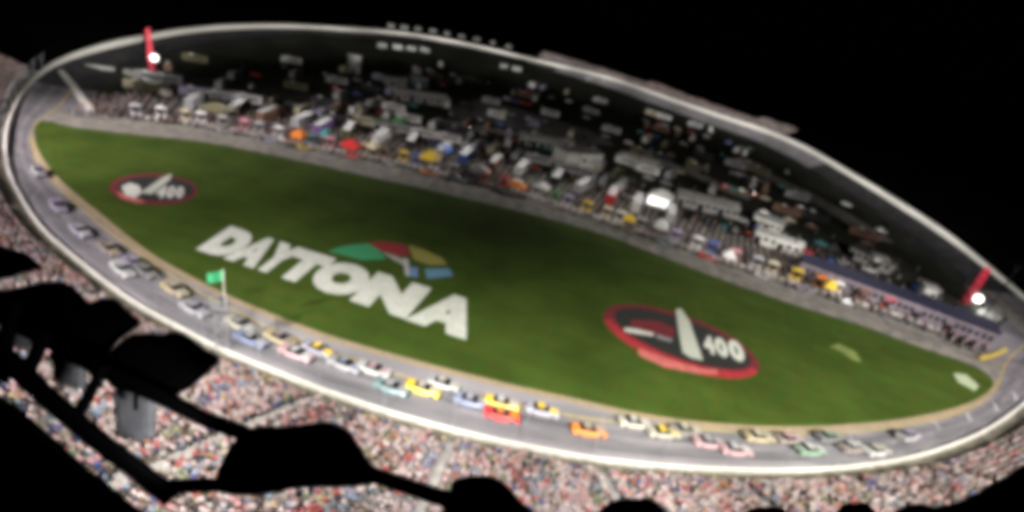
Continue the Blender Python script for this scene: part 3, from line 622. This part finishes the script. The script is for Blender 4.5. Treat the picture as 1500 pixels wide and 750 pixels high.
# ------------------------------------------------------------------ buildings in the infield
def building(name, label, cat, x0, y0, x1, y1, depth, h, wall, roof, nwin=6, ndoor=2, ov=.4, pitch=0, z0=0.0):
    a = P(x0, y0); b = P(x1, y1); d = b - a; L = d.length; rz = math.atan2(d.y, d.x); t = empty(name, label, cat, (a.x, a.y, 0), rz)
    MB().box((L / 2, depth / 2, h / 2), (L, depth, h)).build('wall', wall, t)
    if pitch: MB().add([(-ov, -ov, h + .01), (L + ov, -ov, h + .01), (L + ov, depth + ov, h + .01), (-ov, depth + ov, h + .01), (-ov, depth / 2, h + pitch), (L + ov, depth / 2, h + pitch)], [(0, 1, 5, 4), (2, 3, 4, 5), (1, 2, 5), (3, 0, 4), (3, 2, 1, 0)]).build('roof', roof, t)
    else: MB().box((L / 2, depth / 2, h + .2), (L + 2 * ov, depth + 2 * ov, .38)).build('roof', roof, t)
    k = nwin + ndoor; dm = MB().box((0, 0, 1.2), (1.8, .12, 2.4)).mesh('door', BLACK); wm = MB().box((0, 0, 0), (min(1.6, L / k * .6), .12, 1.2)).mesh('window', GLASS)
    for j in range(k):
        x = L * (j + .5) / k
        if nwin and ndoor and j % max(1, k // ndoor) == 0 and j // max(1, k // ndoor) < ndoor: o = link('door', dm, t); o.location = (x, -.03, 0)
        else: o = link('window', wm, t); o.location = (x, -.03, h * .6)
    return t
WB = mat('white_building', (.66, .66, .62), .8, noise=.12); GB = mat('grey_building', (.28, .28, .27), .8, noise=.15); LB = mat('lavender_wall', (.21, .18, .21), .8, noise=.3, scale=.5)
BR = mat('blue_roof', (.006, .007, .032), .9, noise=.2); PR = mat('pale_roof', (.38, .38, .36), .7, noise=.2, scale=.4); DR = mat('dark_roof', (.05, .05, .05), .8, noise=.2)
building('pit_building', 'long pit building with a blue roof and pinkish grey front on the right', 'building', 1165, 405, 1446, 512, 7, 4.6, LB, BR, 26, 6)
building('scoring_building', 'square white building with a dark opening standing behind mid pit road', 'building', 826, 248, 878, 250, 9, 6, WB, PR, 0, 1, ov=.3)
building('garage', 'long pale roofed garage right of the bright white tent', 'garage', 990, 300, 1078, 322, 9, 3.5, GB, PR, 6, 3, pitch=1.2)
building('garage', 'upper of the two short white garages left of the blue roofed building', 'garage', 1100, 330, 1140, 345, 7, 3.5, WB, PR, 3, 2, pitch=1)
building('garage', 'lower of the two short white garages left of the blue roofed building', 'garage', 1102, 354, 1168, 378, 6, 3.5, WB, PR, 4, 2, pitch=1)
building('garage', 'long white roofed garage far behind the left half of pit road', 'garage', 578, 146, 655, 156, 9, 3.5, GB, WB, 5, 3, pitch=1.0)
building('garage', 'pale flat garage behind the left middle of pit road', 'garage', 548, 192, 590, 196, 6, 3, GB, mat('greenish_roof', (.24, .27, .2), .8, noise=.2), 3, 2)
building('garage', 'wide dim garage left of the white scoring building', 'garage', 760, 212, 825, 224, 9, 3.5, GB, PR, 5, 2, pitch=1)
building('garage', 'dim garage right of the white scoring building', 'garage', 905, 238, 960, 254, 7, 3.2, GB, PR, 3, 2, pitch=1)
building('garage', 'low dark garage behind the blue roofed pit building', 'garage', 1240, 376, 1300, 402, 7, 3.2, GB, DR, 4, 2)
building('kiosk', 'small pale kiosk behind the blue roofed pit building', 'kiosk', 1274, 392, 1294, 398, 4, 3.4, WB, PR, 1, 1)
building('kiosk', 'small pale kiosk near the right red mast', 'kiosk', 1346, 440, 1364, 446, 4, 4, WB, PR, 1, 1)
building('control_tower', 'small white tower standing alone in the far left infield', 'tower', 515, 108, 527, 109, 5, 9, GB, PR, 2, 1)
building('garage', 'small white shed near the back straight left of centre', 'garage', 570, 126, 596, 128, 7, 3.5, GB, PR, 2, 1)
building('garage', 'small bluish shed near the back straight left of centre', 'garage', 604, 126, 626, 129, 7, 4.5, mat('blue_grey_wall', (.2, .26, .3), .8), PR, 2, 1)

# ------------------------------------------------------------------ trucks and motorhomes
def hauler(colr):
    t = bpy.data.objects.new('transporter_truck', None); C.objects.link(t); m1 = mat('truck_' + colr, tuple(.6 * q for q in COL[colr]), .5, noise=.08)
    MB().box((0, 0, 2.5), (13, 2.6, 2.9)).build('trailer', m1, t); MB().box((8.1, 0, 1.9), (2.4, 2.4, 2.6), taper=.92).build('cab', m1, t); MB().box((9.2, 0, 2.3), (.25, 2.0, .8)).build('windshield', GLASS, t)
    MB().box((0, 0, 4.0), (12.6, 2.3, .1)).build('roof', mat('truck_roof', (.25, .25, .24), .7, noise=.2), t)
    w = MB().tube((0, -.15, 0), (0, .15, 0), .5, 10).mesh('wheel', TYRE)
    for x in (-5, -3.8, 5.4, 8.4):
        for s in (-1, 1): o = link('wheel', w, t); o.location = (x, s * 1.1, .5)
    return t
def motorhome(colr):
    t = bpy.data.objects.new('motorhome', None); C.objects.link(t); m1 = mat('truck_' + colr, tuple(.6 * q for q in COL[colr]), .5, noise=.08)
    MB().box((0, 0, 1.85), (10, 2.5, 2.7), taper=.98).build('body', m1, t); MB().box((-1.5, 0, 3.35), (1.4, .9, .3)).build('roof_vent', WB, t)
    MB().box((5.0, 0, 2.2), (.12, 2.1, 1.1)).build('windshield', GLASS, t)
    for s in (-1, 1): MB().box((.6, s * 1.245, 2.1), (6, .06, .7)).build('side_window', GLASS, t)
    w = MB().tube((0, -.15, 0), (0, .15, 0), .45, 8).mesh('wheel', TYRE)
    for x in (-3.2, 3.4):
        for s in (-1, 1): o = link('wheel', w, t); o.location = (x, s * 1.05, .45)
    return t
hp = {}; hc = ['silver', 'black', 'brown', 'silver', 'purple', 'olive', 'white', 'black', 'silver', 'blue', 'brown', 'white', 'black', 'silver', 'red', 'white', 'silver']
for k, c_ in enumerate(hc):
    s = .10 + .62 * k / len(hc); p, rz = at_pit(s, 19 + random.uniform(-1.5, 1.5))
    if c_ not in hp: o = hp[c_] = hauler(c_)
    else: o = copy_tree(hp[c_])
    same = [j for j in range(len(hc)) if hc[j] == c_]
    tag(o, f'{c_} transporter truck parked behind the pits' + (f', {nth(same.index(k))} {c_} one from the left' if len(same) > 1 else ''), 'truck', 'transporter trucks parked behind the pits', loc=p, rz=rz + PI / 2 + random.uniform(-.1, .1))
mp = {}; spots = []
def inside(p, marg=24):
    i = min(range(0, n, 3), key=lambda i: (OUT[i].x - p.x) ** 2 + (OUT[i].y - p.y) ** 2); return (p - OUT[i]).dot(NI[i]) > marg
rows = [('front', 36, .02, .62, 24), ('second', 52, .02, .60, 20), ('third', 72, .05, .95, 24), ('fourth', 100, .02, .9, 22), ('fifth', 135, .1, .85, 20), ('sixth', 180, .2, .8, 16), ('seventh', 235, .3, .7, 12)]
mcol = ['white', 'silver', 'cream', 'silver', 'brown', 'white', 'lavender', 'black', 'silver', 'olive']
for rn, off, s0, s1, cnt in rows:
    rl = []
    for k in range(cnt):
        if random.random() < .15: continue
        p, rz = at_pit(s0 + (s1 - s0) * (k + random.uniform(.2, .8)) / cnt, off + random.uniform(-3, 3))
        if inside(p) and inview(p, 0, 0): rl.append((p, rz, random.choice(mcol)))
    rl.sort(key=lambda q: q[0].x)
    for k, (p, rz, c_) in enumerate(rl):
        if c_ not in mp: o = mp[c_] = motorhome(c_)
        else: o = copy_tree(mp[c_])
        same = [j for j in range(len(rl)) if rl[j][2] == c_]
        tag(o, f'{c_} motorhome in the {rn} row of campers' + (f', {nth(same.index(k))} {c_} one from the left' if len(same) > 1 else ''), 'motorhome', 'motorhomes parked across the dark infield', loc=p, rz=rz + random.choice((0, PI / 2)) + random.uniform(-.2, .2))

def parked_car(colr):
    t = bpy.data.objects.new('parked_car', None); C.objects.link(t); m1 = mat('parked_paint_' + colr, tuple(.8 * q for q in COL[colr]), .35, noise=.06, spec=.5)
    MB().rings([[(x, -w, z0), (x, -w, z1), (x, w, z1), (x, w, z0)] for x, z0, z1, w in ((-2.2, .4, .85, .8), (-1.9, .28, .95, .9), (1.2, .28, .92, .9), (2.1, .3, .7, .85), (2.3, .4, .6, .75))]).build('body', m1, t)
    MB().rings([[(-1.5, -.78, .94), (.9, -.78, .94), (.9, .78, .94), (-1.5, .78, .94)], [(-1.0, -.66, 1.42), (.25, -.66, 1.42), (.25, .66, 1.42), (-1.0, .66, 1.42)]]).build('windows', GLASS, t)
    MB().box((-.38, 0, 1.44), (1.3, 1.34, .05)).build('roof', m1, t)
    w = MB().tube((0, -.1, 0), (0, .1, 0), .33, 8).mesh('wheel', TYRE)
    for x in (-1.35, 1.4):
        for q in (-1, 1): o = link('wheel', w, t); o.location = (x, q * .82, .33)
    return t
cp = {}; ccol = ['silver', 'white', 'silver', 'black', 'red', 'blue', 'cream', 'brown', 'white', 'teal']
for rn, off, s0, s1, cnt in [('first', 30, .3, .98, 34), ('second', 44, .1, .9, 34), ('third', 62, .1, .95, 34), ('fourth', 86, .1, .95, 32), ('fifth', 118, .1, .95, 32), ('sixth', 158, .2, .9, 30), ('seventh', 205, .25, .85, 26)]:
    rl = []
    for k in range(cnt):
        if random.random() < .12: continue
        p, rz = at_pit(s0 + (s1 - s0) * (k + random.uniform(.3, .7)) / cnt, off + random.uniform(-1, 1))
        if inside(p) and inview(p, 0, 0): rl.append((p, rz, random.choice(ccol)))
    rl.sort(key=lambda q: q[0].x)
    for k, (p, rz, c_) in enumerate(rl):
        if c_ not in cp: o = cp[c_] = parked_car(c_)
        else: o = copy_tree(cp[c_])
        same = [j for j in range(len(rl)) if rl[j][2] == c_]
        tag(o, f'{c_} parked car in the {rn} parking row' + (f', {nth(same.index(k))} {c_} car from the left' if len(same) > 1 else ' behind the pits'), 'car', 'cars parked in rows in the infield', loc=p, rz=rz + PI / 2 * random.choice((0, 0, 0, 1)) + random.uniform(-.08, .08))

# pale trailers under the back wall and dim ones above it
tm = [MB().box((0, 0, 2.1), (9, 3, 3.6)).mesh('trailer_box', WB), MB().box((0, 0, 2.1), (9, 3, 3.6)).mesh('trailer_box', GB)]
def trailer(mi, sc=1):
    t = bpy.data.objects.new('trailer', None); C.objects.link(t); o = link('trailer_box', tm[mi], t); o.scale = (sc, sc, sc)
    w = MB().tube((0, -1.4 * sc, .5), (0, 1.4 * sc, .5), .5, 8).build('axle', TYRE, t); return t
L_ = [(560, 70), (582, 72), (602, 74), (622, 76), (738, 100), (756, 104), (862, 118), (885, 124)]
for k, (x, y) in enumerate(L_):
    p = P(x, y); tag(trailer(1, .85), f'pale box trailer parked inside the back wall, {nth(k)} from the left', 'trailer', 'trailers parked inside the back wall', loc=p, rz=random.uniform(-.3, 1.2))
U_ = [(573, 33), (592, 35), (612, 37), (634, 40), (655, 44), (676, 48), (698, 52), (722, 57), (745, 63)]
for k, (x, y) in enumerate(U_):
    p = P(x, y + 8); tag(trailer(1, 1.0), f'dim grey trailer parked beyond the back wall, {nth(k)} from the left', 'trailer', 'trailers parked beyond the back wall', loc=p, rz=random.uniform(-.2, .2) + 1.2)

# ------------------------------------------------------------------ far grandstand on the back straight
j0 = min(range(n), key=lambda i: (OUT[i] - P(790, 90, 3)).length); j1 = min(range(n), key=lambda i: (OUT[i] - P(1175, 213, 3)).length)
fs_i = []; i = j0; st_ = 1 if OUT[(j0 + 5) % n].x > OUT[j0].x else -1
while i != j1: fs_i.append(i); i = (i + st_) % n
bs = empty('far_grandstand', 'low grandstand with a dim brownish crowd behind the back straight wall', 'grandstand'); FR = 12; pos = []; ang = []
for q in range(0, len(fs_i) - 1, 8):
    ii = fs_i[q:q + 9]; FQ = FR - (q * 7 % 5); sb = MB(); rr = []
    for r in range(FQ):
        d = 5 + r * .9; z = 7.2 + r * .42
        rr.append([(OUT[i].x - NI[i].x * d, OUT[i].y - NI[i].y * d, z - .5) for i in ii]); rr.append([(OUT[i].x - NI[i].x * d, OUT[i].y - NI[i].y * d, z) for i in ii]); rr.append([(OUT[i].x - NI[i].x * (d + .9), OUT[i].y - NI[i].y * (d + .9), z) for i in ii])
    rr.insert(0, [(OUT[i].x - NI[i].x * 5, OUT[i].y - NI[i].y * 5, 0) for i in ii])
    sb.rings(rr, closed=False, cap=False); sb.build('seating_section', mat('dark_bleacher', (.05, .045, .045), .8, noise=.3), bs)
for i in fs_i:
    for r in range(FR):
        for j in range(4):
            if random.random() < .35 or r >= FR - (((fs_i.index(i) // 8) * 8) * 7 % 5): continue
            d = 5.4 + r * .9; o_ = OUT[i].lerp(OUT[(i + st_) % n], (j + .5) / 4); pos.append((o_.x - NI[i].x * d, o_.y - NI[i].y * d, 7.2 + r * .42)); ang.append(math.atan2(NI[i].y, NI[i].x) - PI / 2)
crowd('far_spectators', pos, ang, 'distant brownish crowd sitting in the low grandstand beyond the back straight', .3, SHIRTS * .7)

# two tall red masts with white beacons
def red_mast(x0, y0, hgt, zb, side, label):
    b = P(x0, y0); t = empty('red_mast', label, 'mast', (b.x, b.y, 0), 0)
    for sx, sy in ((-.6, -.6), (.6, -.6), (.6, .6), (-.6, .6)): MB().tube((sx, sy, 0), (sx * .6, sy * .6, hgt), .2, 6).build('leg', REDP, t)
    mb = MB(); z = 0
    while z < hgt - 2: mb.tube((-.6, -.6, z), (.6, .6, z + 2), .12, 5); mb.tube((.6, -.6, z), (-.6, .6, z + 2), .12, 5); mb.box((0, 0, z + 1), (1.2, 1.2, .2)); z += 2
    mb.build('bracing', REDP, t)
    MB().tube((0, 0, zb), (side, -.6, zb), .15, 6).build('arm', REDP, t)
    s = MB(); rr = []
    for k in range(7):
        a = -PI / 2 + PI * (k + .3) / 6.6; rr.append([(side + 1.2 * math.cos(a) * math.cos(q * PI / 6), -.6 + 1.2 * math.cos(a) * math.sin(q * PI / 6), zb + 1.2 * math.sin(a)) for q in range(12)])
    s.rings(rr).build('beacon', mat('lit_beacon_glass', (1, .97, .93), .5, emit=2.2), t, smooth=True)
    l = bpy.data.lights.new('beacon_lamp', 'POINT'); l.energy = 1200; l.shadow_soft_size = 1.5; o = bpy.data.objects.new('beacon_lamp', l); C.objects.link(o); o.location = (b.x + side, b.y - 3.5, zb)
red_mast(224, 114, 17, 7.5, 1.9, 'tall red lattice mast with a white beacon in the dark left infield')
red_mast(1413, 444, 11.5, 2.4, 1.9, 'tall red lattice mast with a white beacon near the right end of the back straight')

# ------------------------------------------------------------------ foreground: floodlight rack hung under the roof edge
CH = mat('spun_aluminium_bowl', (.5, .5, .5), .5, .2, noise=.15, scale=8)
def qpoly(name, px, dep, thick, m, parent=None, smoothed=True, **kw):
    """a solid plate-like housing facing the camera, at its own distance, with a rounded back"""
    pts = [Vector((x, y, 0)) for x, y in px]
    if smoothed: pts = cr(pts, 6, True)
    c = sum(pts, Vector()) / len(pts); rings = []
    for f_, dd in ((.55, -thick * .5), (.85, -thick * .38), (1.0, -thick * .12), (1.0, thick * .25), (.9, thick * .5)):
        rings.append([tuple(Q(c.x + (p.x - c.x) * f_, c.y + (p.y - c.y) * f_, dep) + fv * dd) for p in pts])
    return MB().rings(rings).build(name, m, parent, smooth=False, **kw)
def beam(name, px, dep, half, parent, m=BLACK):
    mb = MB(); rr = []
    for i, (x, y) in enumerate(px):
        a = px[max(0, i - 1)]; b = px[min(len(px) - 1, i + 1)]; dx, dy = b[0] - a[0], b[1] - a[1]; l = math.hypot(dx, dy); nx, ny = -dy / l, dx / l
        hh = half[i] if isinstance(half, list) else half
        rr.append([tuple(Q(x + nx * hh * s, y + ny * hh * s, dep) + fv * q * .05) for s, q in ((-1, -.6), (-.6, -1), (.6, -1), (1, -.6), (1, .6), (.6, 1), (-.6, 1), (-1, .6))])
    mb.rings(rr); return mb.build(name, m, parent)
rack = empty('lighting_rack', 'black steel lighting rack of two long bars crossing the lower left corner', 'lighting rack', Q(250, 640, 5))
inv = Matrix.Translation(-Vector(rack.location))
def adopt(o, t=None):
    t = t or rack; o.parent = t; o.matrix_parent_inverse = Matrix.Translation(-Vector(t.location)); return o
adopt(beam('upper_bar', [(-40, 440), (60, 490), (150, 540), (230, 578), (290, 609), (370, 640), (460, 668), (560, 700), (640, 727), (720, 752), (800, 775)], 5.0, [13, 13, 12, 11, 10, 10, 10, 10, 11, 14, 14], None))
adopt(beam('lower_bar', [(-40, 480), (20, 535), (67, 580), (117, 623), (150, 650), (200, 688), (240, 720), (252, 732)], 4.6, [13, 13, 13, 13, 13, 13, 13, 10], None))
adopt(beam('strut', [(22, 440), (8, 500), (2, 560)], 4.8, 9, None)); 
adopt(beam('strut', [(228, 712), (270, 712), (330, 710)], 4.8, 9, None))
def flood(px, dep, thick, label, yoke=None):
    cx = sum(a for a, _ in px) / len(px); cy = sum(b_ for _, b_ in px) / len(px)
    t = empty('floodlight', label, 'floodlight', Q(cx, cy, dep), 0, 'floodlights on the rack in front of the camera')
    adopt(qpoly('housing', px, dep, thick * .45, BLACK), t)
    xs = [a for a, _ in px]; ys = [b_ for _, b_ in px]; cy += 38 if cy > 735 else 0; c = Q(cx, cy, dep) + fv * (thick * .5 + .03)
    r = min(max(xs) - min(xs), max(ys) - min(ys)) * .12 * dep / FOC; r = min(r, .09)
    adopt(MB().tube(c, c + fv * .06, r, 20, r * 1.06).build('front_glass', GLASS, None), t)
    bx = Q(cx, cy, dep - thick * .6); adopt(MB().tube(bx, bx + fv * .06, min(.05, r * .2), 12, min(.06, r * .25)).build('cable_gland', BLACK, None), t)
    return t
flood([(-60, 345), (0, 362), (30, 370), (50, 384), (58, 393), (30, 401), (0, 410), (-60, 415)], 5.3, .35, 'black floodlight at the left edge of the picture')
flood([(-30, 432), (30, 420), (66, 413), (92, 415), (112, 431), (130, 444), (150, 437), (166, 440), (186, 458), (203, 474), (180, 492), (160, 512), (150, 548), (112, 530), (60, 480), (20, 470), (-30, 475)], 5.3, .4, 'large black floodlight behind the first silver bowls, left of the pink gap')
flood([(165, 515), (190, 492), (215, 488), (236, 491), (256, 485), (276, 495), (300, 514), (319, 527), (292, 556), (250, 582), (200, 578), (160, 560)], 5.2, .4, 'pointed black floodlight just below the flag stand')
flood([(330, 668), (350, 640), (372, 628), (420, 626), (470, 620), (500, 628), (520, 648), (536, 676), (556, 704), (510, 712), (440, 714), (380, 724), (330, 722), (316, 704)], 5.0, .5, 'largest black floodlight, standing at the bottom left of centre')
flood([(655, 735), (664, 706), (690, 699), (722, 701), (744, 714), (764, 738), (790, 770), (650, 775)], 5.1, .35, 'domed black floodlight on the bottom edge left of centre')
flood([(870, 775), (888, 742), (905, 734), (940, 732), (965, 738), (985, 775)], 5.2, .3, 'low black floodlight cut by the bottom edge near the middle')
flood([(1080, 785), (1096, 752), (1120, 745), (1150, 748), (1170, 785)], 5.2, .3, 'barely visible black floodlight cut by the bottom edge right of centre')
flood([(1225, 780), (1236, 744), (1255, 738), (1275, 741), (1300, 780)], 5.2, .3, 'small black floodlight cut by the bottom edge on the right')
flood([(1300, 800), (1316, 752), (1345, 741), (1375, 746), (1415, 737), (1450, 718), (1485, 698), (1540, 680), (1560, 800)], 5.2, .4, 'wide black floodlight filling the bottom right corner')
adopt(beam('strut', [(152, 533), (136, 568), (114, 608)], 4.8, 7, None)); adopt(beam('strut', [(66, 486), (52, 520), (36, 552)], 4.8, 8, None))
GREYB = mat('grey_ballast_enamel', (.3, .31, .34), .55, noise=.2, scale=5)
for px, lb in (([(12, 470), (42, 474), (46, 504), (30, 514), (14, 500)], 'small grey ballast box farthest left on the rack'),
               ([(74, 514), (124, 536), (123, 572), (82, 560)], 'grey ballast box hanging in the middle gap of the rack'),
               ([(166, 572), (226, 578), (226, 640), (204, 648), (172, 634)], 'grey ballast box hanging in the gap next to the crowd')):
    cx = sum(a for a, _ in px) / len(px); cy = sum(b_ for _, b_ in px) / len(px); t = empty('ballast_box', lb, 'ballast box', Q(cx, cy, 4.9), 0, 'grey ballast boxes on the rack')
    adopt(qpoly('housing', px, 5.1, .1, GREYB, None, False), t); a = Q(cx, cy - 14, 4.9); adopt(MB().tube(a, a + UV * .18, .02, 6).build('bracket', BLACK), t)
spot(Q(305, 690, 4.2), Q(140, 580, 5.1), 70, 70, (1, .97, .95), .08)  # added lamp without a fixture, brightening the grey ballast boxes
# dark roof edge in the corner
rf = empty('roof_edge', 'dark roof edge filling the bottom left corner below the rack', 'roof', Q(60, 700, 4.2))
adopt(qpoly('roof_panel', [(-120, 590), (20, 604), (60, 640), (112, 686), (165, 728), (205, 762), (225, 800), (100, 860), (-160, 860)], 4.2, .06, BLACK, None, False), rf)
adopt(beam('gutter', [(-60, 560), (16, 600), (60, 638), (112, 684), (165, 726), (208, 762), (230, 790)], 4.18, 4, None), rf)
